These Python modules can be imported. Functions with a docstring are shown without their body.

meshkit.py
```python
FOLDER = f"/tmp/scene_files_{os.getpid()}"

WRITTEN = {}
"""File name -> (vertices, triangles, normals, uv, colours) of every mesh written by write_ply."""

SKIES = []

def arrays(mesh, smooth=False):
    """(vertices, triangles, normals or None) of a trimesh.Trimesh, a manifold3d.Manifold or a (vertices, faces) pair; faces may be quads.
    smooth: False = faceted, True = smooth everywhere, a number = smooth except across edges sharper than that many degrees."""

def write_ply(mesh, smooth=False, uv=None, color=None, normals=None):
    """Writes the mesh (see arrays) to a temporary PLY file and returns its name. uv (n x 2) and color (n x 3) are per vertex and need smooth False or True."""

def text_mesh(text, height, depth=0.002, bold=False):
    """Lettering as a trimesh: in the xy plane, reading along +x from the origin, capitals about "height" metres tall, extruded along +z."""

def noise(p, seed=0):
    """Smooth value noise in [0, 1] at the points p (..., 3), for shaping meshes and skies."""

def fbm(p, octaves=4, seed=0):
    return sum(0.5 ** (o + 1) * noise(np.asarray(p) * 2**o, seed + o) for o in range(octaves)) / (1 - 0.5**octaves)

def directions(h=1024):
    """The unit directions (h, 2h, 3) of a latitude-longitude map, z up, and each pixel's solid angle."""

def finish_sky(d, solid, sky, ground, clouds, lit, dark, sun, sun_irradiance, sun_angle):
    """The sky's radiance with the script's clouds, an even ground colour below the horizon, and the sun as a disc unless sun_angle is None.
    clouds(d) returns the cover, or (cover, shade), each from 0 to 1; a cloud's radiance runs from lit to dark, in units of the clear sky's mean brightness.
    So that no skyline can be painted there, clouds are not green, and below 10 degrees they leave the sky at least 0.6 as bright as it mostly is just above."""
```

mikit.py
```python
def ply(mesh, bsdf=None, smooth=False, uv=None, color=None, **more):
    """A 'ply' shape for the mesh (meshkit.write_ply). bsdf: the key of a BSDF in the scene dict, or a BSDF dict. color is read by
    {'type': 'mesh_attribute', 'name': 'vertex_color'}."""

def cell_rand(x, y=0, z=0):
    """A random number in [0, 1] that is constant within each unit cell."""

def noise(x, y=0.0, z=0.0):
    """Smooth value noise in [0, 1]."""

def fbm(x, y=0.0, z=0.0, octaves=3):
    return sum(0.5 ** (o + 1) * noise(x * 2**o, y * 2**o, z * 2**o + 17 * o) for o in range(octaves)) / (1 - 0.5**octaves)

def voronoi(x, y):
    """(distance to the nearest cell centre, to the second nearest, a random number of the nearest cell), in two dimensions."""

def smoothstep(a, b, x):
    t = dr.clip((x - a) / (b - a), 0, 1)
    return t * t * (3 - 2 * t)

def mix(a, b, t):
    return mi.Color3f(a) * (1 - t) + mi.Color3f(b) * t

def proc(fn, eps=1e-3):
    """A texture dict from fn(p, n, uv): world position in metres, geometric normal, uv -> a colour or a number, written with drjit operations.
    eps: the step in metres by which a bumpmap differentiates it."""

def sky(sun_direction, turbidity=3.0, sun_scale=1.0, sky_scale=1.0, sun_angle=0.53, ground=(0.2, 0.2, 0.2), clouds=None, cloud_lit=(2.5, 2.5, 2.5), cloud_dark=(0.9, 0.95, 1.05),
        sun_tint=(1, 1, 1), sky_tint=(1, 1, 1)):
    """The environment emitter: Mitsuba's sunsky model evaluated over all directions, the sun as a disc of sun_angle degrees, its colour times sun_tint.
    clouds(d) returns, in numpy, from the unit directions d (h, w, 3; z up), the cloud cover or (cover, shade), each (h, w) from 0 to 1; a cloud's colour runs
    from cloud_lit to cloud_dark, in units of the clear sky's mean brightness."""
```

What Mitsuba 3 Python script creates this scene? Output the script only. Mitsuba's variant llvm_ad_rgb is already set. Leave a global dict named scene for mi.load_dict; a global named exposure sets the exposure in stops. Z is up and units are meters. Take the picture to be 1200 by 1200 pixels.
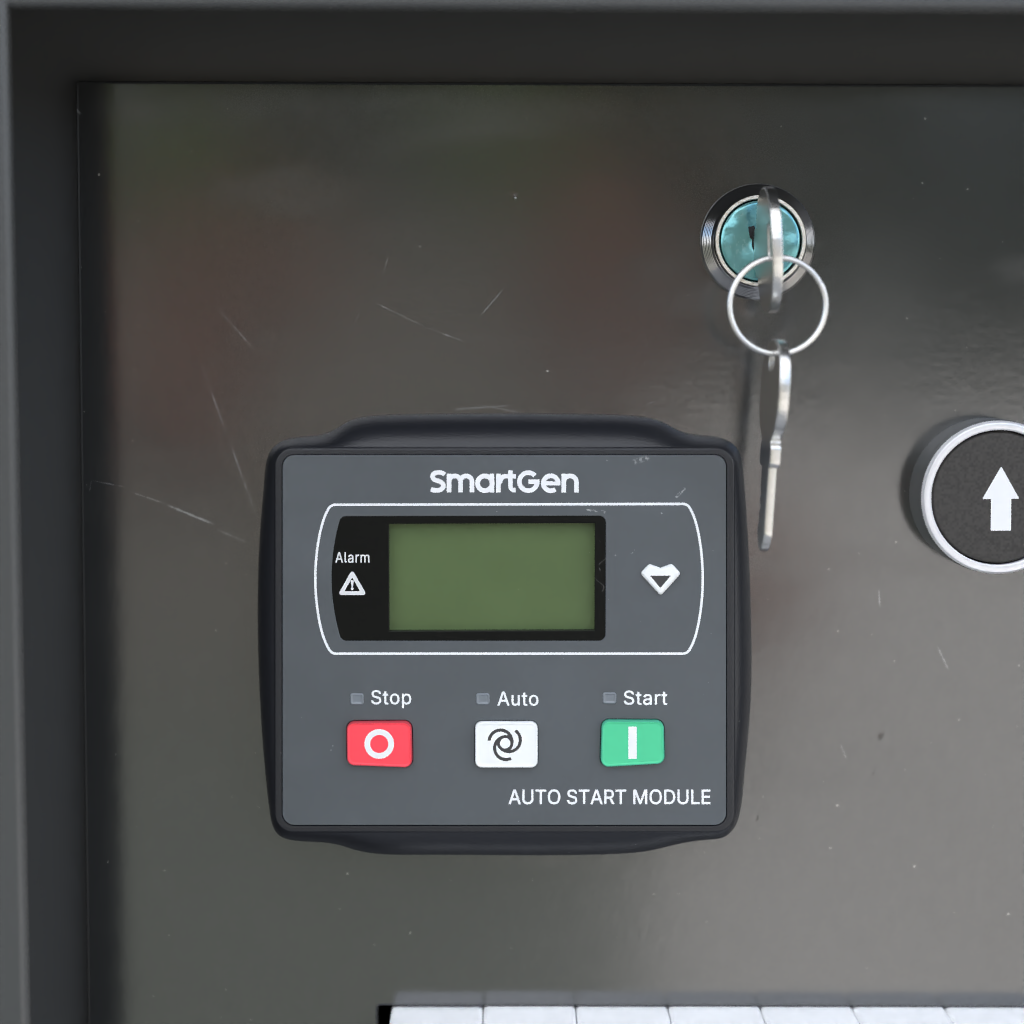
import math, random
import numpy as np, trimesh, shapely
import mitsuba as mi, drjit as dr
import mikit, meshkit
from mikit import proc, noise, fbm, voronoi, cell_rand, smoothstep, mix
from shapely.geometry import Polygon, LineString, Point, box
from shapely import affinity
from shapely.ops import unary_union

random.seed(7); rng = np.random.default_rng(7)
T = mi.ScalarTransform4f
scene, labels = {'type': 'scene'}, {}

# ------------------------------------------------------------------ camera
# The panel is the plane y = 0 and faces -y; the world origin is the foot of the
# camera on the panel.  Panel work is in millimetres: (x right, y up, h out of the panel).
FPX = 2500.0                                   # focal length in photo pixels (1200 wide)
DIST = 0.409                                   # camera to panel plane, m
ROLL = math.radians(0.2)
fw = np.array([10.0, FPX, -200.0]); fw /= np.linalg.norm(fw)
rt = np.cross(fw, [0, 0, 1.0]); rt /= np.linalg.norm(rt)
up = np.cross(rt, fw)
rt, up = rt*math.cos(ROLL) + up*math.sin(ROLL), up*math.cos(ROLL) - rt*math.sin(ROLL)
CAM = np.array([0, -DIST, 0.0])
scene['camera'] = {
    'type': 'thinlens', 'fov': math.degrees(2*math.atan(600/FPX)), 'fov_axis': 'x',
    'near_clip': 0.02, 'far_clip': 500.0, 'aperture_radius': 0.0055, 'focus_distance': DIST - 0.0075,
    'to_world': T().look_at(origin=CAM.tolist(), target=(CAM + fw).tolist(), up=up.tolist())}

# ------------------------------------------------------------------ light: open shade, sun high behind the cabinet
def clouds(d):
    c = meshkit.fbm(d*[2.2, 2.2, 4.0] + 3.1, 4, seed=5)
    return np.clip((c - .33)*4 + .5*d[..., 2], 0, 1)*.9, np.clip((c - .5)*3, 0, 1)*.5
scene['sky'] = mikit.sky((0.25, 0.66, 0.68), turbidity=3, sky_scale=.8, clouds=clouds, cloud_lit=(2.75, 2.75, 2.8), cloud_dark=(1.0, 1.0, 1.02), sun_tint=(.905, .98, 1.11))
exposure = 3.88

def at(px, py, h=0.0):
    """Millimetres on the plane h mm in front of the panel, for a point measured in the photograph."""
    d = fw*FPX + rt*(px - 600) - up*(py - 600)
    t = (-h/1000 - CAM[1])/d[1]
    p = CAM + d*t
    return np.array([p[0]*1000, p[2]*1000])

# ------------------------------------------------------------------ mesh helpers (mm -> m, panel frame -> world)
R0 = np.array([[1, 0, 0], [0, 0, -1], [0, 1, 0]], float)

def world(m, loc=(0, 0, 0), rot=None):
    v = np.array(m.vertices)
    if rot is not None: v = v @ np.asarray(rot).T
    v = v + np.asarray(loc, float)
    return trimesh.Trimesh((v @ R0.T)/1000.0, np.array(m.faces), process=False)

def ring_of(coords, ccw=True):
    c = np.array(coords, float)[:, :2]
    if np.allclose(c[0], c[-1]): c = c[:-1]
    keep = np.linalg.norm(c - np.roll(c, 1, 0), axis=1) > 1e-6
    c = c[keep]
    a = np.sum(c[:, 0]*np.roll(c[:, 1], -1) - np.roll(c[:, 0], -1)*c[:, 1])
    return c if (a > 0) == ccw else c[::-1]

def inset(c, d):
    """Move every vertex of a ring inwards by d (outer rings ccw, holes cw)."""
    if d == 0: return c
    e = np.roll(c, -1, 0) - c
    e /= np.linalg.norm(e, axis=1, keepdims=True)
    n = np.stack([-e[:, 1], e[:, 0]], 1)
    m = n + np.roll(n, 1, 0)
    m /= np.maximum(np.sum(m*m, 1, keepdims=True)/2, 0.35)
    return c + m*d

def solid(poly, profile, cap=True, base=True):
    """Plate of outline poly whose edge follows profile = [(inset, height), ...] from the base up."""
    if poly.geom_type != 'Polygon':
        return trimesh.util.concatenate([solid(g, profile, cap, base) for g in poly.geoms if g.geom_type == 'Polygon' and g.area > 1e-6])
    rings = [ring_of(poly.exterior.coords)] + [ring_of(r.coords, False) for r in poly.interiors]
    V, F, k = [], [], 0
    tops, bots = [], []
    for r in rings:
        n = len(r)
        for j, (d, z) in enumerate(profile):
            V.append(np.column_stack([inset(r, d), np.full(n, float(z))]))
            if j:
                a = k + (j-1)*n + np.arange(n); b = k + (j-1)*n + (np.arange(n)+1) % n
                F.append(np.column_stack([a, b, b+n])); F.append(np.column_stack([a, b+n, a+n]))
        bots.append(np.arange(n) + k); tops.append(np.arange(n) + k + (len(profile)-1)*n)
        k += n*len(profile)
    V = np.vstack(V)
    import mapbox_earcut as ec
    def tri(idx):
        pts = np.vstack([V[i][:, :2] for i in idx]); ends = np.cumsum([len(i) for i in idx]).astype(np.uint32)
        t = ec.triangulate_float64(pts, ends).reshape(-1, 3).astype(int)
        g = np.concatenate(idx)[t]
        a, b, c = (V[g[:, i]][:, :2] for i in range(3))
        s = (b-a)[:, 0]*(c-a)[:, 1] - (b-a)[:, 1]*(c-a)[:, 0]
        g[s < 0] = g[s < 0][:, ::-1]
        return g
    # caps get vertices of their own so that shading normals stay crisp
    if cap:
        g = tri(tops); u = np.unique(g); remap = np.zeros(len(V), int); remap[u] = np.arange(len(u)) + len(V)
        Vc = V[u]; F.append(remap[g]); V = np.vstack([V, Vc])
    if base:
        F.append(tri(bots)[:, ::-1])
    return trimesh.Trimesh(V, np.vstack(F), process=False)

def rrect(x0, y0, x1, y1, r, res=8):
    return box(x0+r, y0+r, x1-r, y1-r).buffer(r, quad_segs=res)

def revolve(profile, n=128):
    """Solid of revolution about the outward axis; profile = [(radius, height)...] going outwards from the base to the centre."""
    a = np.linspace(0, 2*np.pi, n, endpoint=False)
    V = np.array([[r*math.cos(t), r*math.sin(t), z] for (r, z) in profile for t in a]); F = []
    for j in range(len(profile)-1):
        p = j*n + np.arange(n); q = j*n + (np.arange(n)+1) % n
        F.append(np.column_stack([p, q, q+n])); F.append(np.column_stack([p, q+n, p+n]))
    m = trimesh.Trimesh(V, np.vstack(F), process=False)
    return m

def tube(points, r, sides=14, closed=False):
    p = np.asarray(points, float); n = len(p)
    t = (np.roll(p, -1, 0) - np.roll(p, 1, 0)) if closed else np.gradient(p, axis=0)
    t /= np.linalg.norm(t, axis=1, keepdims=True)
    a = np.cross(t, [0, 0.02, 1.0]); a /= np.linalg.norm(a, axis=1, keepdims=True); b = np.cross(t, a)
    ang = np.arange(sides)*2*np.pi/sides
    V = (p[:, None] + r*(np.cos(ang)[None, :, None]*a[:, None] + np.sin(ang)[None, :, None]*b[:, None])).reshape(-1, 3)
    F = []
    for i in range(n if closed else n-1):
        j = (i+1) % n
        for s in range(sides):
            u = (s+1) % sides
            F += [[i*sides+s, i*sides+u, j*sides+u], [i*sides+s, j*sides+u, j*sides+s]]
    if not closed:
        V = np.vstack([V, p[:1], p[-1:]])
        for s in range(sides):
            u = (s+1) % sides
            F += [[n*sides, s, u][::-1], [n*sides+1, (n-1)*sides+s, (n-1)*sides+u]]
    m = trimesh.Trimesh(V, np.array(F), process=False); trimesh.repair.fix_normals(m)
    return m

def cuboid(x0, x1, y0, y1, z0, z1):
    m = trimesh.creation.box((x1-x0, y1-y0, z1-z0)); m.apply_translation(((x0+x1)/2, (y0+y1)/2, (z0+z1)/2)); return m

def add(key, mesh, bsdf, smooth=False):
    name, k = key, 0
    while name in scene: k += 1; name = f'{key}_{k:03d}'
    scene[name] = mikit.ply(mesh, bsdf, smooth=smooth); return name

def tag(key, label=None, category=None, group=None, kind=None):
    d = {k: v for k, v in (('label', label), ('category', category), ('group', group), ('kind', kind)) if v}
    labels.setdefault(key, {}).update(d)

# ------------------------------------------------------------------ materials
def rgb(*c): return {'type': 'rgb', 'value': list(c)}
def principled(color, rough, **k):
    return {'type': 'twosided', 'bsdf': {'type': 'principled', 'base_color': rgb(*color) if isinstance(color, tuple) else color, 'roughness': rough, **k}}
def bumped(b, fn, scale=1.0, eps=2e-5):
    return {'type': 'twosided', 'bsdf': {'type': 'bumpmap', 'nested': b['bsdf'], 'arbitrary': proc(fn, eps=eps), 'scale': scale}}

def seg(p, a, b):
    """Distance (m) on the panel from the segment a-b (mm), and how far along it."""
    ax, az, bx, bz = a[0]/1000, a[1]/1000, b[0]/1000, b[1]/1000
    dx, dz = bx-ax, bz-az; L2 = dx*dx + dz*dz
    t = dr.clip(((p.x-ax)*dx + (p.z-az)*dz)/L2, 0, 1)
    return dr.sqrt(dr.square(p.x-ax-dx*t) + dr.square(p.z-az-dz*t)), t

SCRATCH = [((235, 425), (268, 515), .10, .55), ((268, 515), (303, 612), .13, .6), ((152, 576), (196, 591), .14, .5), ((194, 591), (252, 615), .34, .62), ((253, 620), (290, 636), .2, .45),
           ((107, 563), (148, 571), .12, .28), ((107, 563), (105, 576), .1, .3), ((438, 354), (500, 384), .1, .4), ((500, 384), (546, 401), .12, .45), ((563, 370), (594, 334), .14, .45),
           ((409, 390), (423, 363), .13, .4), ((252, 358), (300, 412), .2, .3), ((1030, 690), (1031, 712), .16, .6), ((1098, 756), (1112, 786), .16, .5),
           ((855, 300), (852, 312), .1, .3), ((875, 470), (884, 464), .12, .5), ((757, 474), (768, 470), .15, .4), ((530, 480), (600, 475), .35, .3), ((560, 474), (612, 484), .2, .35), ((88, 127), (95, 134), .4, .5),
           ((985, 872), (992, 890), .1, .4), ((450, 318), (455, 300), .1, .3)]
SCRATCH = [(at(*a).tolist(), at(*b).tolist(), w/1000, s) for a, b, w, s in SCRATCH]

def specks(p, cell, prob, r0, salt):
    x, z = p.x/cell + salt, p.z/cell + 3.7*salt
    cx, cz = dr.floor(x), dr.floor(z)
    d = dr.sqrt(dr.square(x - cx - .2 - .6*cell_rand(cx, cz, 11)) + dr.square(z - cz - .2 - .6*cell_rand(cx, cz, 12)))*cell
    r = r0*(.35 + .9*dr.square(cell_rand(cx, cz, 13)))
    return (1 - smoothstep(r*.6, r*1.1, d))*dr.select(cell_rand(cx, cz, 14) < prob, .3 + .7*cell_rand(cx, cz, 15), 0.0)

def paint_color(p, n, uv):
    k = fbm(p.x*40, p.y*40, p.z*40)
    c = mi.Color3f(0.0205, 0.0215, 0.0215)*(0.92 + .16*k)
    s = mi.Float(0)
    wob = (noise(p.x*900, p.z*900) - .5)*.00012
    for a, b, w, st in SCRATCH:
        d, t = seg(p, a, b)
        fade = smoothstep(-.02, .2, t)*(1 - smoothstep(.75, 1.02, t))*(.45 + .8*noise(p.x*2500, p.z*2500))
        s = dr.maximum(s, (1 - smoothstep(w*.25, w*.75, d + wob))*st*fade*dr.select(dr.abs(p.y) < .004, 1.0, 0.0))
    c = mix(c, mi.Color3f(.34, .35, .36), dr.minimum(s*.95, 1))
    d = dr.maximum(specks(p, .0055, .10, .00016, 1.3), specks(p, .012, .25, .00024, 5.1))*dr.select(dr.abs(n.y) > .6, 1.0, 0.0)
    return mix(c, mi.Color3f(.42, .41, .38), d*.75)

def paint_rough(p, n, uv):
    return .09 + .05*fbm(p.x*60, p.y*60, p.z*60) + .07*smoothstep(.55, .8, fbm(p.x*25 + 9, p.y*25, p.z*70))

DENT = [(at(1035, 865).tolist(), .0011, .00007), (at(886, 958).tolist(), .0006, -.00003), (at(604, 230).tolist(), .0005, -.00004), (at(1022, 905).tolist(), .0005, -.00003)]
def paint_bump(p, n, uv):
    b = .000006*noise(p.x*260, p.y*260, p.z*260) + .000004*noise(p.x*1100, p.y*1100, p.z*1100) + .00012*noise(p.x*28, p.y*28, p.z*22)
    for c, r, h in DENT:
        b = b + h*dr.exp(-(dr.square(p.x - c[0]/1000) + dr.square(p.z - c[1]/1000))/(r*r)*2)
    return b

scene['paint'] = {'type': 'twosided', 'bsdf': {'type': 'bumpmap', 'arbitrary': proc(paint_bump, eps=1e-4), 'nested': {
    'type': 'blendbsdf', 'weight': .07, 'a': principled(proc(paint_color), proc(paint_rough), specular=1.0)['bsdf'],
    'b': {'type': 'roughconductor', 'material': 'none', 'alpha': .032, 'specular_reflectance': rgb(.97, .98, 1.0)}}}}
scene['frame_paint'] = bumped(principled((.048, .050, .050), .30, specular=.6), paint_bump, eps=1e-4)
scene['dark_inside'] = principled((.012, .012, .012), .7)

def plastic_color(p, n, uv):
    d = dr.maximum(specks(p, .004, .07, .00014, 2.2), specks(p, .008, .10, .0002, 8.4))*dr.select(dr.abs(n.y) > .5, 1.0, 0.0)
    return mix(mi.Color3f(.0120, .0130, .0165), mi.Color3f(.35, .34, .32), d*.7)
def plastic_bump(p, n, uv):
    return .00003*noise(p.x*4800, p.y*4800, p.z*4800) + .00002*noise(p.x*2300, p.y*2300, p.z*2300)
scene['black_plastic'] = bumped(principled(proc(plastic_color), .36, specular=.5), plastic_bump, eps=4e-5)

def face_color(p, n, uv):
    k = fbm(p.x*120, p.z*120)
    d = dr.maximum(specks(p, .0045, .08, .00013, 3.9), specks(p, .010, .2, .0002, 6.6))
    sm = mi.Float(0)
    for (a, b, w, st) in FACE_MARKS:
        dd, t = seg(p, a, b)
        sm = dr.maximum(sm, (1 - smoothstep(0, w, dd))*st*smoothstep(.35, .75, noise(p.x*3500, p.z*3500)))
    c = mi.Color3f(.073, .083, .091)*(.95 + .1*k)
    return mix(c, mi.Color3f(.45, .46, .46), dr.maximum(d*.75, sm))
FACE_MARKS = [((744, 541), (758, 537), .7, .6), ((793, 582), (802, 573), .35, .75), ((688, 597), (708, 600), .35, .7), ((740, 648), (745, 645), .3, .6)]
FACE_MARKS = [(at(*a, 11).tolist(), at(*b, 11).tolist(), w/1000, s) for a, b, w, s in FACE_MARKS]
def face_rough(p, n, uv):
    return .25 + .12*fbm(p.x*90, p.z*90) + .12*smoothstep(.5, .75, fbm(p.x*60 + p.z*25, p.z*160 - p.x*40))
def face_bump(p, n, uv):
    return .000010*noise(p.x*3000, p.y*3000, p.z*3000) + .00003*noise(p.x*220, p.y*220, p.z*220)
scene['overlay_film'] = bumped(principled(proc(face_color), proc(face_rough), specular=.5), face_bump, eps=4e-5)
scene['print_white'] = principled((.74, .75, .76), .45)
scene['print_grey'] = principled((.62, .63, .63), .45)
scene['print_dark'] = principled((.035, .036, .037), .45)

def window_color(p, n, uv):
    d = dr.maximum(specks(p, .003, .10, .00012, 4.4), specks(p, .006, .10, .00018, 7.7))
    x0 = at(704, 650, 11).tolist()
    fib = (1 - smoothstep(.0, .00012, dr.abs(p.x - x0[0]/1000 - .0006*dr.sin(p.z*900) - .0004*dr.sin(p.z*2300))))*smoothstep(.45, .7, noise(p.z*1500, 3.3))
    fib = fib*dr.select(dr.abs(p.z - x0[1]/1000) < .007, 1.0, 0.0)
    return mix(mi.Color3f(.006, .0065, .006), mi.Color3f(.3, .3, .29), dr.maximum(d*.7, fib*.3))
scene['window_black'] = principled(proc(window_color), .25, specular=.10)
def lcd_color(p, n, uv):
    k = fbm(p.x*70, p.z*70)
    d = specks(p, .005, .12, .00012, 9.1)
    return mix(mi.Color3f(.080, .121, .047)*(.93 + .14*k), mi.Color3f(.4, .45, .35), d*.4)
scene['lcd_green'] = principled(proc(lcd_color), .30, specular=.35)
scene['clear_film'] = {'type': 'thindielectric', 'int_ior': 1.06}
scene['red_rubber'] = principled((.92, .060, .085), .42, specular=.4)
scene['red_rim'] = principled((.50, .045, .065), .35, specular=.4)
scene['green_rubber'] = principled((.068, .53, .265), .42, specular=.4)
scene['green_rim'] = principled((.06, .38, .24), .35, specular=.4)
scene['white_rubber'] = principled((.77, .79, .785), .42, specular=.4)
scene['led_lens'] = principled((.155, .175, .195), .22, specular=.6)

def steel_bump(p, n, uv): return .000006*noise(p.x*900, p.y*4000, p.z*4000)
scene['key_steel'] = bumped(principled((.74, .73, .70), .27, metallic=1.0), steel_bump, eps=3e-5)
scene['ring_steel'] = principled((.82, .81, .79), .36, metallic=1.0)
scene['chrome'] = principled((.56, .55, .54), .13, metallic=1.0)
def rim_rough(p, n, uv): return .24 + .25*noise(p.x*2500, p.y*2500, p.z*2500)
scene['lock_rim'] = bumped(principled((.80, .76, .68), proc(rim_rough), metallic=1.0), lambda p, n, uv: .00003*noise(p.x*2800, p.y*2800, p.z*2800), eps=4e-5)
def teal(p, n, uv):
    k = fbm(p.x*500, p.z*500); s = smoothstep(.72, .85, noise(p.x*2600, p.z*2600))*smoothstep(.5, .7, k)
    return mix(mix(mi.Color3f(.12, .35, .37), mi.Color3f(.19, .46, .48), k), mi.Color3f(.5, .75, .75), s*.2)
scene['teal_anodised'] = bumped(principled(proc(teal), .24, metallic=.85, specular=.6, clearcoat=.6, clearcoat_gloss=.85), lambda p, n, uv: .00042*noise(p.x*330, p.z*330) + .00001*noise(p.x*2500, p.z*2500), eps=4e-5)
scene['button_grey'] = principled((.085, .090, .092), .30, specular=.5)
scene['silver_ring'] = principled((.74, .74, .76), .24, metallic=.3, specular=.6)
def cap_color(p, n, uv): return mi.Color3f(.040, .037, .034)*(.75 + .5*noise(p.x*2400, p.z*2400))
scene['cap_textured'] = bumped(principled(proc(cap_color), .55, specular=.35), lambda p, n, uv: .00006*noise(p.x*2600, p.z*2600) + .00003*noise(p.x*5200, p.z*5200), eps=4e-5)
def mcb_color(p, n, uv): return mi.Color3f(.88, .89, .89)*(.95 + .08*fbm(p.x*150, p.y*150, p.z*150))
scene['breaker_white'] = principled(proc(mcb_color), .40, specular=.4)
scene['lever_blue'] = principled((.03, .05, .10), .4)

# ------------------------------------------------------------------ ground and planting that the gloss mirrors
GZ = -1.20
def sheet(x0, x1, y0, y1, z):
    return trimesh.Trimesh([[x0, y0, z], [x1, y0, z], [x1, y1, z], [x0, y1, z]], [[0, 1, 2], [0, 2, 3]], process=False)
def lawn_color(p, n, uv): return mix(mi.Color3f(.065, .075, .071), mi.Color3f(.090, .099, .092), fbm(p.x*1.3, p.y*1.3))
scene['lawn_mat'] = {'type': 'diffuse', 'reflectance': proc(lawn_color)}
def pave_color(p, n, uv): return mix(mi.Color3f(.205, .212, .22), mi.Color3f(.275, .282, .292), fbm(p.x*2.2, p.y*2.2))
scene['pave_mat'] = {'type': 'diffuse', 'reflectance': proc(pave_color)}
scene['lawn'] = mikit.ply(sheet(-150, 150, -150, 150, GZ), 'lawn_mat'); tag('lawn', kind='structure')
pv = trimesh.Trimesh([[.10, -1.6, GZ+.012], [-.05, -.6, GZ+.012], [-.9, 2, GZ+.012], [6, 2, GZ+.012], [26, -40, GZ+.012], [3.2, -40, GZ+.012], [-6, 2, GZ+.012], [-6, -1.6, GZ+.012]], [[2, 1, 3], [1, 0, 3], [0, 5, 4], [0, 4, 3], [6, 7, 0], [6, 0, 1], [6, 1, 2]], process=False)
scene['pavement'] = mikit.ply(pv, 'pave_mat'); tag('pavement', kind='structure')

def foliage(cx, cy, cz, sx, sy, sz, n, size, seed):
    g = np.random.default_rng(seed)
    c = g.normal(size=(n, 3)); c /= np.linalg.norm(c, axis=1, keepdims=True)
    c *= (g.uniform(0.25, 1, (n, 1))**.4)
    c *= 1 + .35*(meshkit.noise(c*2.3 + seed)[:, None] - .5)
    c = c*[sx, sy, sz] + [cx, cy, cz]
    a = g.normal(size=(n, 3)); a /= np.linalg.norm(a, axis=1, keepdims=True)
    b = np.cross(a, g.normal(size=(n, 3))); b /= np.linalg.norm(b, axis=1, keepdims=True)
    s = size*g.uniform(.6, 1.4, (n, 1))
    V = np.stack([c - a*s, c + b*s*.45, c + a*s, c - b*s*.45], 1).reshape(-1, 3); V[:, 2] = np.maximum(V[:, 2], GZ + .01)
    i = np.arange(n)[:, None]*4
    return trimesh.Trimesh(V, np.vstack([i + [0, 1, 2], i + [0, 2, 3]]), process=False)

def leaf(c): return {'type': 'twosided', 'bsdf': {'type': 'diffuse', 'reflectance': rgb(*c)}}
scene['leaf_dark'] = leaf((.026, .032, .018)); scene['leaf_green'] = leaf((.080, .122, .042)); scene['leaf_red'] = leaf((.20, .108, .092))
def wall_color(p, n, uv): return mix(mi.Color3f(.072, .074, .072), mi.Color3f(.112, .112, .110), fbm(p.x*1.6, p.z*1.6, 3.3))
scene['wall_mat'] = {'type': 'twosided', 'bsdf': {'type': 'diffuse', 'reflectance': proc(wall_color)}}
wm = trimesh.util.concatenate([trimesh.creation.box((9.0, .24, 1.50), trimesh.transformations.translation_matrix((-3.95, -7.1, GZ + .75))),
                               trimesh.creation.box((9.1, .34, .08), trimesh.transformations.translation_matrix((-3.95, -7.1, GZ + 1.545)))])
scene['garden_wall'] = mikit.ply(wm, 'wall_mat'); tag('garden_wall', 'low grey rendered garden wall behind the viewpoint, mirrored in the panel', 'wall')
hd = trimesh.util.concatenate([foliage(x, -42 - (i % 2), 2.2 + .9*(i % 3), 5, 2, 5.6, 1400, .45, 50+i) for i, x in enumerate(np.arange(-30, 36, 4.2))])
scene['tree_belt'] = mikit.ply(hd, 'leaf_dark'); tag('tree_belt', 'far belt of dark trees beyond the pavement, mirrored in the panel', 'trees', kind='stuff')
for px, py, d, rx, rz, kind, lab in (
        (240, 310, 6.6, .34, .22, 'red', 'red leaved shrub mirrored in the upper left of the panel'),
        (165, 455, 6.5, .2, .24, 'red', 'small red leaved shrub mirrored at the left edge of the panel'),
        (725, 335, 6.6, .26, .42, 'red', 'tall red leaved shrub mirrored left of the lock'),
        (900, 730, 5.6, .18, .22, 'red', 'low red leaved shrub mirrored between the controller and the push button'),
        (160, 205, 6.7, .22, .24, 'green', 'green shrub mirrored in the top left corner of the panel'),
        (600, 165, 6.7, .34, .26, 'green', 'green shrub mirrored at the top centre of the panel')):
    k = add(kind + ('_leaved_shrub' if kind == 'red' else '_shrub'), foliage((px - 590)/FPX*d, DIST*-1 - d, (400 - py)/FPX*d, rx, .25, rz, 1300, .05, px), 'leaf_' + kind)
    tag(k, lab, 'shrub', kind='stuff')

# ------------------------------------------------------------------ cabinet
C = 'control_cabinet'
tag(C, 'dark grey painted metal control cabinet with a recessed front panel', 'cabinet')
PX0 = at(95, 600)[0]; PZ1 = at(600, 96.5)[1]; PX1 = PX0 + 290; PZ0 = PZ1 - 300
# cutouts: breaker slot
sx0, sz1 = at(443, 1180)[0], at(700, 1179.5)[1]
slot = rrect(sx0, sz1 - 45, sx0 + 7*17.9 + 6, sz1, .6)
lockc = at(887, 284)
panel = rrect(PX0, PZ0, PX1, PZ1, .8).difference(slot).difference(Point(*lockc).buffer(9.3))
panel = shapely.segmentize(panel, 4)
add(C + '__front_panel', world(solid(panel, [(0, -2.0), (0, -.55), (.16, -.16), (.55, 0)])), 'paint', 40)
# frame around the recess: left stile, top rail, right stile, bottom rail
h = 48.0
def bar_profile(edge, outer, depth=13, lip=2.4, r=1.1):
    """Folded frame section (offset from the opening, h): a thin front lip and an outer wall behind it."""
    pts = [(edge, h - lip)]
    for a in np.linspace(0, 90, 9):
        pts.append((edge + r - r*math.cos(math.radians(a)), h - r + r*math.sin(math.radians(a))))
    return pts + [(outer, h), (outer, -9), (depth, -9), (depth, h - lip)]
def extrude_along(section, place, L0, L1):
    """Section in (u, h); place(u, s, h) -> mm point; s runs from L0 to L1."""
    n = len(section); V = [place(u, s, hh) for s in (L0, L1) for (u, hh) in section]; F = []
    for i in range(n):
        j = (i+1) % n; F += [[i, j, n+j], [i, n+j, n+i]]
    import mapbox_earcut as ec
    t = ec.triangulate_float64(np.array(section, float), np.array([n], np.uint32)).reshape(-1, 3).astype(int)
    F += t[:, ::-1].tolist() + (t+n).tolist()
    m = trimesh.Trimesh(np.array(V, float), np.array(F), process=False); trimesh.repair.fix_normals(m)
    return m
xl0, xl1 = at(89, 600)[0], at(19, 600, h)[0]
qa, qb = at(6, 100, h), at(26, 1100, h); lean = (qb[0] - qa[0])/(qb[1] - qa[1]); zm = at(19, 600, h)[1]
zt0, zt1 = at(600, 89)[1], at(600, 9, h)[1]
left = extrude_along([(-u, hh) for u, hh in bar_profile(0, 70)], lambda u, s, hh: (xl1 + u + lean*(s - zm), s, hh), PZ0 - 60, zt1 + 70)
top = extrude_along(bar_profile(0, 70), lambda u, s, hh: (s, zt1 + u, hh - .3), xl1 - 12, PX1 + 69)
right = extrude_along(bar_profile(0, 70), lambda u, s, hh: (PX1 + 1.2 + u, s, hh - .6), PZ0 - 59, zt1 - .3)
bot = extrude_along(bar_profile(0, 70), lambda u, s, hh: (s, PZ0 - 1.2 - u, hh - .9), xl1 + .3, PX1 + .9)
add(C + '__left_stile', world(left), 'frame_paint', 35); add(C + '__top_rail', world(top), 'frame_paint', 35)
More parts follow.
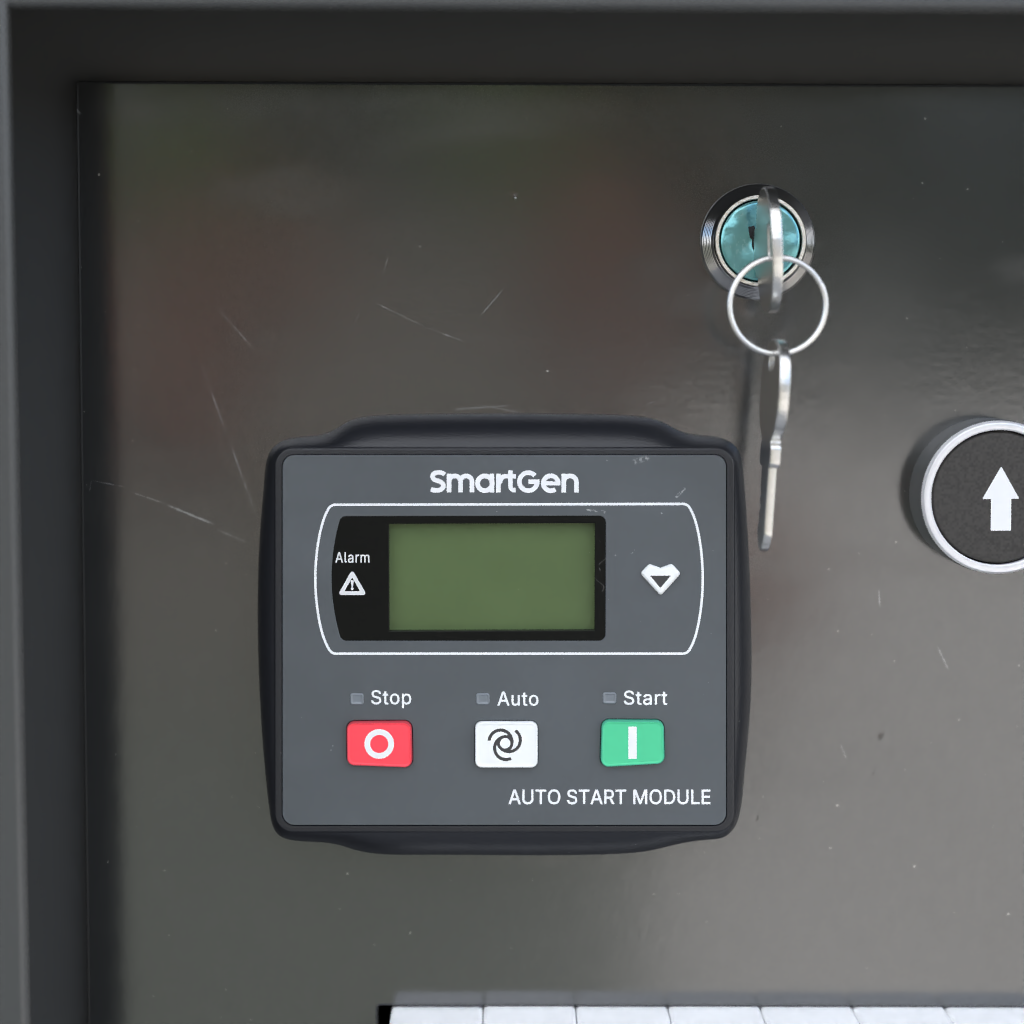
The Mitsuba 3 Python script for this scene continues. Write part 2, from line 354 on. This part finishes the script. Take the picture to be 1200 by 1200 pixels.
add(C + '__right_stile', world(right), 'frame_paint', 35); add(C + '__bottom_rail', world(bot), 'frame_paint', 35)
# sheet flange that the front panel is screwed to, seen dark in the gap under the lip
fl = box(xl1 - 50, PZ0 - 55, PX1 + 55, zt1 + 55).difference(box(PX0 + 9, PZ0 + 9, PX1 - 9, PZ1 - 9))
add(C + '__flange', world(solid(shapely.segmentize(fl, 20), [(0, -7.0), (0, -4.2)])), 'frame_paint')
add(C + '__back_plate', world(cuboid(xl0 - 60, PX1 + 60, PZ0 - 60, zt0 + 60, -90, -70)), 'dark_inside')
add(C + '__body', world(cuboid(xl0 - 900, PX1 + 1100, -1199, 1000, -1300, -92)), 'paint')
add(C + '__side_wall', world(cuboid(xl0 - 900, xl0 - 71, PZ0 - 61, 1000, -91.5, 40)), 'paint')
add(C + '__side_wall', world(cuboid(PX1 + 72.5, PX1 + 1100, PZ0 - 61, 1000, -91.5, 40)), 'paint')
add(C + '__head_wall', world(cuboid(xl0 - 70, PX1 + 71, zt1 + 72, 1000, -91.5, 40)), 'paint')
add(C + '__plinth', world(cuboid(xl0 - 900, PX1 + 1100, -1199, PZ0 - 62, -91.5, 40)), 'paint')

# ------------------------------------------------------------------ controller module
M = 'controller_module'
tag(M, 'black framed engine start controller with green display, mounted in the centre of the panel', 'controller')
H = 11.0
def P(x, y, hh=H): return tuple(at(x, y, hh))
# outer silhouette where it meets the panel, and the front rim
def spline(pts, n=12):
    from scipy.interpolate import CubicSpline
    p = np.array(pts, float); s = np.r_[0, np.cumsum(np.linalg.norm(np.diff(p, axis=0), axis=1))]
    c = CubicSpline(s, p); return c(np.linspace(0, s[-1], n*len(p)))
top_edge = [(330, 517), (345, 513.5), (362, 512), (380, 509), (393, 503), (406, 495), (424, 489.5), (450, 487), (490, 486), (590, 485), (690, 486), (730, 487), (757, 489.5), (777, 495), (792, 503), (806, 508.5), (822, 511), (838, 512.5), (852, 516)]
right_edge = [(852, 516), (864, 527), (869, 548), (875, 620), (879.5, 735), (878, 830), (870, 915), (863, 955), (853, 972), (838, 979)]
bot_edge = [(838, 979), (812, 982), (797, 985), (778, 990), (755, 995), (730, 997.5), (690, 999), (590, 999.5), (490, 999), (445, 998), (420, 994), (398, 987), (380, 983.5), (350, 981.5), (337, 979)]
left_edge = [(337, 979), (324, 969), (318.5, 950), (311, 890), (304.5, 790), (303, 715), (306, 620), (311, 560), (317, 530), (330, 517)]
outer_px = np.vstack([spline(e)[:-1] for e in (top_edge, right_edge, bot_edge, left_edge)])
outer = np.array([at(x, y, 1.0) for x, y in outer_px])
rim_px = rrect(321.5, 524.5, 861, 975.5, 22, 24)
rim = np.array([at(x, y, 10.9) for x, y in rim_px.exterior.coords[:-1]])
cen = np.array([outer[:, 0].mean(), (outer[:, 1].max() + outer[:, 1].min())/2])
def polar(r, ang):
    g = Polygon(r).exterior; out = []
    for t in ang:
        q = g.intersection(LineString([cen, cen + 400*np.array([math.cos(t), math.sin(t)])]))
        q = q if q.geom_type == 'Point' else list(q.geoms)[0]
        out.append((q.x, q.y))
    return np.array(out)
dense = Polygon(outer).exterior
NA = 640
ang = np.unwrap([math.atan2(*(np.array(dense.interpolate(i/NA, normalized=True).coords[0]) - cen)[::-1]) for i in range(NA)])
O, Rm = polar(outer, ang), polar(rim, ang)
if ang[-1] < ang[0]: O, Rm = O[::-1], Rm[::-1]
layers = [(0, 0.0)] + [((1 - math.cos(a))/(1 - math.cos(1.28)), .9 + 9.75*(math.sin(a)/math.sin(1.28))**.85) for a in np.linspace(0, 1.28, 34)]
V, F = [], []
for s, z in layers: V.append(np.column_stack([O + (Rm - O)*s, np.full(NA, z)]))
rin = ring_of(Rm)
for d, z in ((0.03, 10.78), (.14, 10.97), (.35, 11.05), (1.05, 11.05)):
    V.append(np.column_stack([Rm if d == 0 else inset(Rm, d), np.full(NA, z)]))
fp_px = rrect(331, 533, 851, 967, 14, 12)
fp = Polygon([P(x, y) for x, y in fp_px.exterior.coords])
groove = fp.buffer(.12)
G = polar(np.array(groove.exterior.coords[:-1]), ang if ang[-1] > ang[0] else ang[::-1])
for z, q in ((11.05, G + (inset(Rm, 1.05) - G)*.12), (10.95, G), (9.6, G)):
    V.append(np.column_stack([q, np.full(NA, z)]))
n = len(V)
for j in range(n-1):
    a = j*NA + np.arange(NA); b = j*NA + (np.arange(NA)+1) % NA
    F += [np.column_stack([a, b, b+NA]), np.column_stack([a, b+NA, a+NA])]
add(M + '__bezel', world(trimesh.Trimesh(np.vstack(V), np.vstack(F), process=False)), 'black_plastic', 42)

# faceplate with its display opening and button openings
def smooth_shape(pts, r):
    g = Polygon(pts); return g.buffer(-r).buffer(r, quad_segs=10)
lb = [(388.5 + 11.5*((y - 677)/74)**2, y) for y in np.linspace(751, 605, 17)]
win_px = Polygon(lb + [(710, 604.5), (709.5, 751)]).buffer(-8).buffer(8, quad_segs=8)
win = Polygon([P(x, y) for x, y in win_px.exterior.coords])
def quad_px(pts, r):
    return Polygon([P(x, y) for x, y in Polygon(pts).buffer(-r).buffer(r, quad_segs=8).exterior.coords])
red_o = quad_px([(406.5, 845), (482.5, 844.5), (483.5, 898.5), (407, 895.5)], 9)
wht_o = quad_px([(556.8, 845), (630, 845), (630, 898.5), (556.8, 898.5)], 8)
grn_o = quad_px([(705, 843), (777.5, 843.5), (778.5, 893.5), (703.5, 898)], 9)
fplate = fp.difference(win).difference(unary_union([g.buffer(.12) for g in (red_o, wht_o, grn_o)]))
fplate = shapely.segmentize(fplate, 3)
add(M + '__faceplate', world(solid(fplate, [(0, 9.7), (0, H - .08), (.08, H)])), 'overlay_film')
# recess mask, screen, clear film
lcd_px = [(455.5, 614), (697.5, 613), (697, 739), (456, 740)]
lcd = Polygon([P(x, y) for x, y in lcd_px])
DW = M + '__display_window'
add(DW, world(solid(win.buffer(.25).difference(lcd), [(0, H - 2.6), (0, H - .25), (.12, H - .2)])), 'window_black')
add(DW + '__screen', world(solid(lcd.buffer(.3), [(0, H - 3.0), (0, H - 2.3)])), 'lcd_green'); tag(DW + '__screen', 'plain olive green liquid crystal screen, switched off')
film = solid(win.buffer(-.02), [(0, H - .06)], cap=True, base=False)
add(DW + '__clear_film', world(film), 'clear_film')

def flat(key, poly_px, mat, hh=H, t=.035):
    """Printed shape: outline in photo pixels on the plane hh."""
    g = shapely.transform(poly_px, lambda c: np.array([at(x, y, hh) for x, y in c]))
    return add(key, world(solid(g, [(0, hh - .1), (0, hh + t)], base=False)), mat)

def glyph(c, bold=False):
    m = meshkit.text_mesh(c, 1.0, .2, bold=bold); t = np.array(m.triangles)
    t = t[np.all(t[:, :, 2] > .1, axis=1)]
    return unary_union([Polygon(q[:, :2]).buffer(1e-4) for q in t])

def text_px(key, s, x0, x1, ytop, ybase, mat, hh=H, weight=.015, track=.05):
    """Lettering fitted between x0..x1 with capitals from ytop to ybase (photo pixels)."""
    out = []
    for i, c in enumerate(s):
        if c == ' ': continue
        g = glyph(c); right = meshkit.text_mesh(s[:i+1], 1.0, .2).vertices[:, 0].max()
        out.append(affinity.translate(g, right - g.bounds[2] + track*i, 0).buffer(weight).simplify(.004))
    u = unary_union(out); a0, _, a1, _ = u.bounds
    u = affinity.affine_transform(u, [(x1 - x0)/(a1 - a0), 0, 0, -(ybase - ytop), x0 - a0*(x1 - x0)/(a1 - a0), ybase])
    return flat(key, u, mat, hh)

# border line round the display
bl = [(369.5 + 14*((y - 678)/86)**2 + 5*abs((y - 678)/88)**8, y) for y in np.linspace(766, 591.5, 41)]
br = [(823.5 - 13*((y - 678)/86)**2 - 5*abs((y - 678)/88)**8, y) for y in np.linspace(590.5, 766, 41)]
bord = Polygon(bl + br).buffer(-9).buffer(9, quad_segs=10)
flat(M + '__border_line', bord.exterior.buffer(1.45), 'print_white')

# brand lettering, drawn stroke by stroke
def arc(cx, cy, r, a0, a1, n=28): return [(cx + r*math.cos(math.radians(a)), cy + r*math.sin(math.radians(a))) for a in np.linspace(a0, a1, n)]
def st(pts, w=31): return LineString(pts).buffer(w/2, cap_style='flat', join_style='round')
S = spline([(178, 121), (160, 110), (132, 107), (106, 115), (96, 133), (106, 152), (132, 163), (158, 175), (170, 196), (159, 216), (132, 226), (108, 225), (86, 219)], 6)
logo = [st(S), st([(207, 240), (207, 115)]), st([(284, 240)] + arc(245.5, 168.5, 38.5, 0, -180)), st([(360, 240)] + arc(322, 168.5, 38.5, 0, -180)),
        Point(447, 179).buffer(65).difference(Point(447, 179).buffer(33)), box(479, 115, 509, 241), box(522, 115, 553, 241),
        st([(537, 180)] + arc(585, 166, 34, 180, 270, 10) + [(592, 132)], 31), st([(618, 92), (618, 196)] + arc(644, 199, 26, 170, 90, 8) + [(653, 225)], 30), box(590, 117, 655, 147),
        st(arc(738, 168, 60, -42, -360)), box(738, 153, 813, 184), st(arc(888, 179, 50, 8, -308)), box(845, 166, 953, 193), st([(975, 241), (975, 115)]), st([(1060, 241)] + arc(1017.5, 172, 42.5, 0, -180))]
letters = [logo[0], unary_union(logo[1:4]), unary_union(logo[4:6]), unary_union(logo[6:10]), unary_union(logo[10:12]), unary_union(logo[12:14]), unary_union(logo[14:])]
lg = unary_union([g.buffer(-1.5).buffer(3).buffer(-1.5) for g in letters])
flat(M + '__brand_lettering', affinity.affine_transform(lg, [210/1200, 0, 0, 210/1200, 490, 535]), 'print_white')

text_px(M + '__product_lettering', 'AUTO START MODULE', 596, 832.5, 925.5, 942, 'print_white', weight=.020, track=.0)
text_px(M + '__stop_lettering', 'Stop', 435, 482, 809, 825, 'print_white', weight=.016, track=.045)
text_px(M + '__auto_lettering', 'Auto', 583, 631, 810.5, 826.5, 'print_white', weight=.016, track=.045)
text_px(M + '__start_lettering', 'Start', 731, 782, 809.5, 825.5, 'print_white', weight=.016, track=.045)
text_px(DW + '__alarm_lettering', 'Alarm', 393, 433, 647, 659, 'print_grey', H - .2, weight=.02, track=.06)
k = 65/1200
tri = Polygon([(605, 600), (376, 1008), (838, 1008)])
w3 = tri.buffer(49, quad_segs=8).difference(tri.buffer(-38).buffer(-12).buffer(12, quad_segs=6))
w3 = unary_union([w3, Polygon([(570, 760), (585, 735), (625, 735), (640, 760), (620, 885), (592, 885)]), Point(605, 922).buffer(31)])
flat(DW + '__warning_triangle', affinity.affine_transform(w3, [k, 0, 0, k, 380, 640]), 'print_grey', H - .2)

# down key: raised heart-like cap with a printed triangle
k = 70/1200
hp = Polygon([(372, 245), (582, 320), (795, 243), (915, 372), (582, 742), (250, 372)]).buffer(56, quad_segs=8)
hp = affinity.affine_transform(hp, [k, 0, 0, k, 740, 650])
hp = shapely.transform(hp, lambda c: np.array([at(x, y, H) for x, y in c]))
hp = shapely.segmentize(hp, .6)
add(M + '__down_key', world(solid(hp, [(0, H - .1), (.02, H + .5), (.16, H + .78), (.42, H + .9)])), 'white_rubber', 50)
flat(M + '__down_key__arrow_symbol', affinity.affine_transform(Polygon([(376, 418), (788, 418), (581, 665)]), [k, 0, 0, k, 740, 650.3]), 'print_dark', H + .9)

# push keys
def key_cap(name, outline, mat, rim_mat):
    o = shapely.segmentize(outline, .8)
    add(name, world(solid(o, [(0, H - .6), (.0, H + .9), (.10, H + 1.16), (.24, H + 1.24), (.46, H + 1.18), (.58, H + 1.10)], base=False)), mat, 45)
    if rim_mat:
        add(name + '__rim', world(solid(outline.buffer(.012, join_style='mitre').difference(outline.buffer(-.34, quad_segs=8)), [(0, H - .5), (.01, H + .96), (.08, H + 1.23), (.13, H + 1.275)], base=False)), rim_mat, 45)
key_cap(M + '__stop_key', red_o, 'red_rubber', 'red_rim'); tag(M + '__stop_key', 'red stop key with a white ring')
key_cap(M + '__auto_key', wht_o, 'white_rubber', None); tag(M + '__auto_key', 'white auto key with a dark swirl symbol')
key_cap(M + '__start_key', grn_o, 'green_rubber', 'green_rim'); tag(M + '__start_key', 'green start key with a white bar')
KH = H + 1.10
flat(M + '__stop_key__ring_symbol', Point(444.4, 871.8).buffer(17.4, quad_segs=16).difference(Point(444.4, 871.8).buffer(10.6, quad_segs=16)), 'print_white', KH)
hub = Point(592, 871).buffer(9.6, quad_segs=12)
arm = st(arc(586.6, 869.0, 13.4, 184, 184 + 218, 40), 3.7)
sw = unary_union([hub] + [affinity.rotate(arm, 120*i, origin=(592, 871)) for i in range(3)]).difference(Point(592, 871).buffer(6.1, quad_segs=12))
flat(M + '__auto_key__swirl_symbol', sw, 'print_dark', KH)
flat(M + '__start_key__bar_symbol', box(736.3, 851.5, 746.2, 889.3), 'print_white', KH)
for (x, y) in ((410, 812), (557.5, 812), (706, 811)):
    o = Polygon([P(a, b) for a, b in rrect(x, y, x + 16.5, y + 14, 3.5, 6).exterior.coords])
    add(M + '__indicator_light', world(solid(shapely.segmentize(o, .4), [(0, H - .1), (.03, H + .12), (.12, H + .26), (.26, H + .30), (.40, H + .20), (.6, H + .16)], base=False)), 'led_lens', 50)

# ------------------------------------------------------------------ cam lock
L = 'cam_lock'
tag(L, 'round chrome cam lock with a turquoise face in the upper right of the panel', 'lock')
lx, lz = lockc
def spot(mesh, x, z, hh=0): return world(mesh, (x, z, hh))
LH = 3.9
ser = [(11.0, 0), (11.0, .9), (10.93, 1.2)]
for q in np.linspace(0, 1, 90):
    w = .022*math.sin(q*2*math.pi*8)*min(1, 6*q, 6*(1 - q))
    ser.append((10.88 - 2.1*q + w*.7, 1.3 + 2.35*q + w*.7))
add(L + '__bezel', spot(revolve([(8.2, -3)] + ser + [(8.7, 3.72), (8.6, 3.8)]), lx, lz), 'chrome', 30)
add(L + '__rim', spot(revolve([(8.7, 2.5), (8.66, LH - .1), (8.5, LH + .1), (7.95, LH + .1), (7.82, LH - .05), (7.8, LH - 1.6)]), lx + .25, lz + .15), 'lock_rim', 35)
fc = (lx + .25, lz + .15)
dimple = [(r, LH - .35 - 1.15*(.5 + .5*math.cos(math.pi*min(r/2.6, 1)))) for r in np.linspace(0, 6.9, 40)][::-1]
face = revolve([(7.6, LH - 1.8), (7.6, LH - .8), (7.45, LH - .5), (7.15, LH - .37)] + dimple[:-1] + [(.02, dimple[-1][1])], 160)
add(L + '__cylinder_face', spot(face, *fc), 'teal_anodised', 40)
kh = Polygon([(876.5, 266), (884, 264.5), (885.5, 275.5), (889.5, 276.5), (890, 287), (886, 289), (889, 306), (887.4, 306.5), (881, 288), (881.5, 281), (878.5, 278)])
kh = shapely.transform(kh, lambda c: np.array([at(x, y, LH - .6) for x, y in c]))
v0 = solid(shapely.segmentize(kh, .3), [(0, -.6), (0, 0)])
v0 = trimesh.Trimesh(*trimesh.remesh.subdivide_to_size(v0.vertices, v0.faces, .22), process=False)
# the slot follows the dished face, a hair above it
vv = np.array(v0.vertices); rr = np.hypot(vv[:, 0] - fc[0], vv[:, 1] - fc[1])
vv[:, 2] += LH - .35 - 1.15*(.5 + .5*np.cos(np.pi*np.minimum(rr/2.6, 1))) + .06
add(L + '__keyway', world(trimesh.Trimesh(vv, v0.faces, process=False)), 'dark_inside')

# ------------------------------------------------------------------ keys and ring
def bow(w, hgt, cx, cy, n=64, e=2.4):
    t = np.linspace(0, 2*np.pi, n, endpoint=False)
    c, s = np.cos(t), np.sin(t)
    return Polygon(np.column_stack([cx + w/2*np.sign(c)*np.abs(c)**(2/e), cy + hgt/2*np.sign(s)*np.abs(s)**(2/e)]))
def key_plate(poly, t=1.9, c=.28):
    return solid(shapely.segmentize(poly, .7), [(c, -t/2), (c*.3, -t/2 + c*.3), (0, -t/2 + c), (0, t/2 - c), (c*.3, t/2 - c*.3), (c, t/2)])
# hung key: local x = depth (towards the viewer), y = up, extruded across
bw = bow(19.5, 18.6, 0, .9).union(rrect(-5.4, -12.9, 5.4, -8.3, 1.2)).union(box(-4.0, -11, 4.0, -7))
bl_ = Polygon([(-3.6, -12.5), (-3.6, -17), (-2.7, -18), (-3.6, -19), (-2.2, -20.2), (-3.5, -21.4), (-2.6, -22.6), (-3.6, -23.8), (-3.4, -25.2), (-2.4, -26.8), (-1.0, -27.9), (.3, -28.2), (1.6, -27.7), (2.7, -26.6), (3.5, -25.0), (3.5, -12.5)])
blade = bl_
hole = rrect(-2.6, 4.6, 2.6, 8.0, 1.6)
hung = bw.buffer(-.5).buffer(1.0).buffer(-.5).difference(hole)
RH = 24.0                                              # ring plane, mm in front of the panel
rc = at(911.3, 358.3, RH)
def frame(ex, ey, ez): return np.column_stack([ex, ey, ez])
tilt = math.radians(3.2)
# columns: where local x (depth), y (up), z (across) go in panel (x right, y up, h out)
yaw2 = math.radians(3.0)
def rotm(axis, a): return trimesh.transformations.rotation_matrix(a, axis)[:3, :3]
base_k = frame([0, 0, 1], [0, 1, 0], [-1, 0, 0])
Rk = rotm([0, 0, 1], -tilt) @ rotm([0, 1, 0], yaw2) @ base_k
top_hole = np.array([rc[0] + .0, rc[1] - 9.15, RH])
loc2 = top_hole - Rk @ np.array([0, 7.0, 0])
K1 = 'key_001'
add(K1 + '__bow', world(key_plate(hung), loc2, Rk), 'key_steel', 35)
add(K1 + '__blade', world(key_plate(blade, 1.55, .3), loc2, Rk), 'key_steel', 35)
tag(K1, 'steel key hanging from the key ring with its blade pointing down', 'key')
# key in the lock: blade goes into the lock, bow stands out
bw = bow(20.5, 22.8, 10.5, 0).union(rrect(-2.0, -4.6, 3, 4.6, .6))
slot_h = rrect(15.2, -2.2, 18.6, 4.6, 1.6)
b1 = bw.buffer(-.5).buffer(1.0).buffer(-.5).difference(slot_h)
Ri = rotm([0, 0, 1], math.radians(2.5)) @ rotm([0, 1, 0], math.radians(1.2)) @ base_k
kc = at(892.5, 293.5, 8)
loc1 = np.array([kc[0], kc[1] - 0.4, 7.4])
add('key__bow', world(key_plate(b1), loc1, Ri), 'key_steel', 35)
add('key__blade', world(key_plate(box(-9, -3.4, -.5, 3.4), 1.6, .2), loc1, Ri), 'key_steel', 35)
tag('key', 'steel key standing in the turquoise lock, seen edge on', 'key')
# split ring: two touching coils of flattened wire
t = np.linspace(0, 4*np.pi - .5, 300)
rad = 8.62
hel = np.column_stack([rc[0] + rad*np.cos(t + 1.0), rc[1] + rad*np.sin(t + 1.0), RH - .45 + .9*(t/(4*np.pi))])
add('key_ring', world(tube(hel, .54)), 'ring_steel', True)
tag('key_ring', 'steel split ring joining the two keys', 'key ring')

# ------------------------------------------------------------------ push button (right edge)
B = 'push_button'
tag(B, 'black push button with a bright ring and a white up arrow at the right edge', 'button')
BH = 12.3
bc = at(1171, 583.3, BH)
bx, bz = bc
Rb = (at(1171 + 90, 583, BH)[0] - at(1171 - 90, 583, BH)[0])/2
Ri_ = Rb*79/90
add(B + '__body', spot(revolve([(Rb + .15, 0), (Rb + .15, 8.6), (Rb + .05, 8.8), (Rb + .05, BH - 1.4), (Rb - .6, BH - 1.2)]), bx, bz), 'button_grey', 35)
add(B + '__ring', spot(revolve([(Rb - .4, BH - 2), (Rb + .02, BH - 1.5), (Rb, BH - .6), (Rb - .35, BH - .1), (Rb - .7, BH), (Ri_ + .3, BH - .06), (Ri_ + .05, BH - .25), (Ri_, BH - 3)]), bx, bz), 'silver_ring', 30)
add(B + '__cap', spot(revolve([(Ri_ - .28, BH - 3.2), (Ri_ - .28, BH - 1.15), (Ri_ - .55, BH - .85), (Ri_ - 1.2, BH - .78), (Ri_*.5, BH - .74), (.02, BH - .72)]), bx, bz), 'cap_textured', 40)
ar = Polygon([(1173.3, 546.5), (1194.5, 584.5), (1185, 584.5), (1184.7, 621.8), (1161, 622), (1161.3, 584.8), (1151, 584.8)])
flat(B + '__arrow_symbol', ar.buffer(-.8).buffer(.8), 'print_white', BH - .7, .05)

# ------------------------------------------------------------------ circuit breakers
PITCH = (at(1000, 1178)[0] - at(458, 1178)[0])/5
bx0, bz1 = at(458.5, 1178)[0], sz1 - .15
for i in range(7):
    name = 'circuit_breaker' + (f'_{i:03d}' if i else '')
    x0 = bx0 + i*PITCH; x1 = x0 + PITCH - .22; p_out = 11.3 + (.12, -.08, .05, -.03, .1, 0, .06)[i]; dz = (-.25, .0, -.05, .03, 0, .02, -.04)[i]
    sec = shapely.segmentize(rrect(x0, bz1 - 44.5 + dz, x1, bz1 + dz, .9, 6), 5)
    add(name + '__housing', world(solid(sec, [(0, -60), (0, p_out - .9), (.26, p_out - .26), (.9, p_out)])), 'breaker_white', 40)
    cx = (x0 + x1)/2
    lv = solid(rrect(cx - 4.6, bz1 - 29, cx + 4.6, bz1 - 16, .8), [(0, p_out - .3), (.1, p_out + 5), (.9, p_out + 6)])
    add(name + '__lever', world(lv), 'lever_blue', 40)
    label = 'white circuit breaker, %s from the left in the row at the bottom edge' % ('first', 'second', 'third', 'fourth', 'fifth', 'sixth', 'seventh')[i]
    tag(name, label, 'circuit breaker', 'circuit breakers in a row')
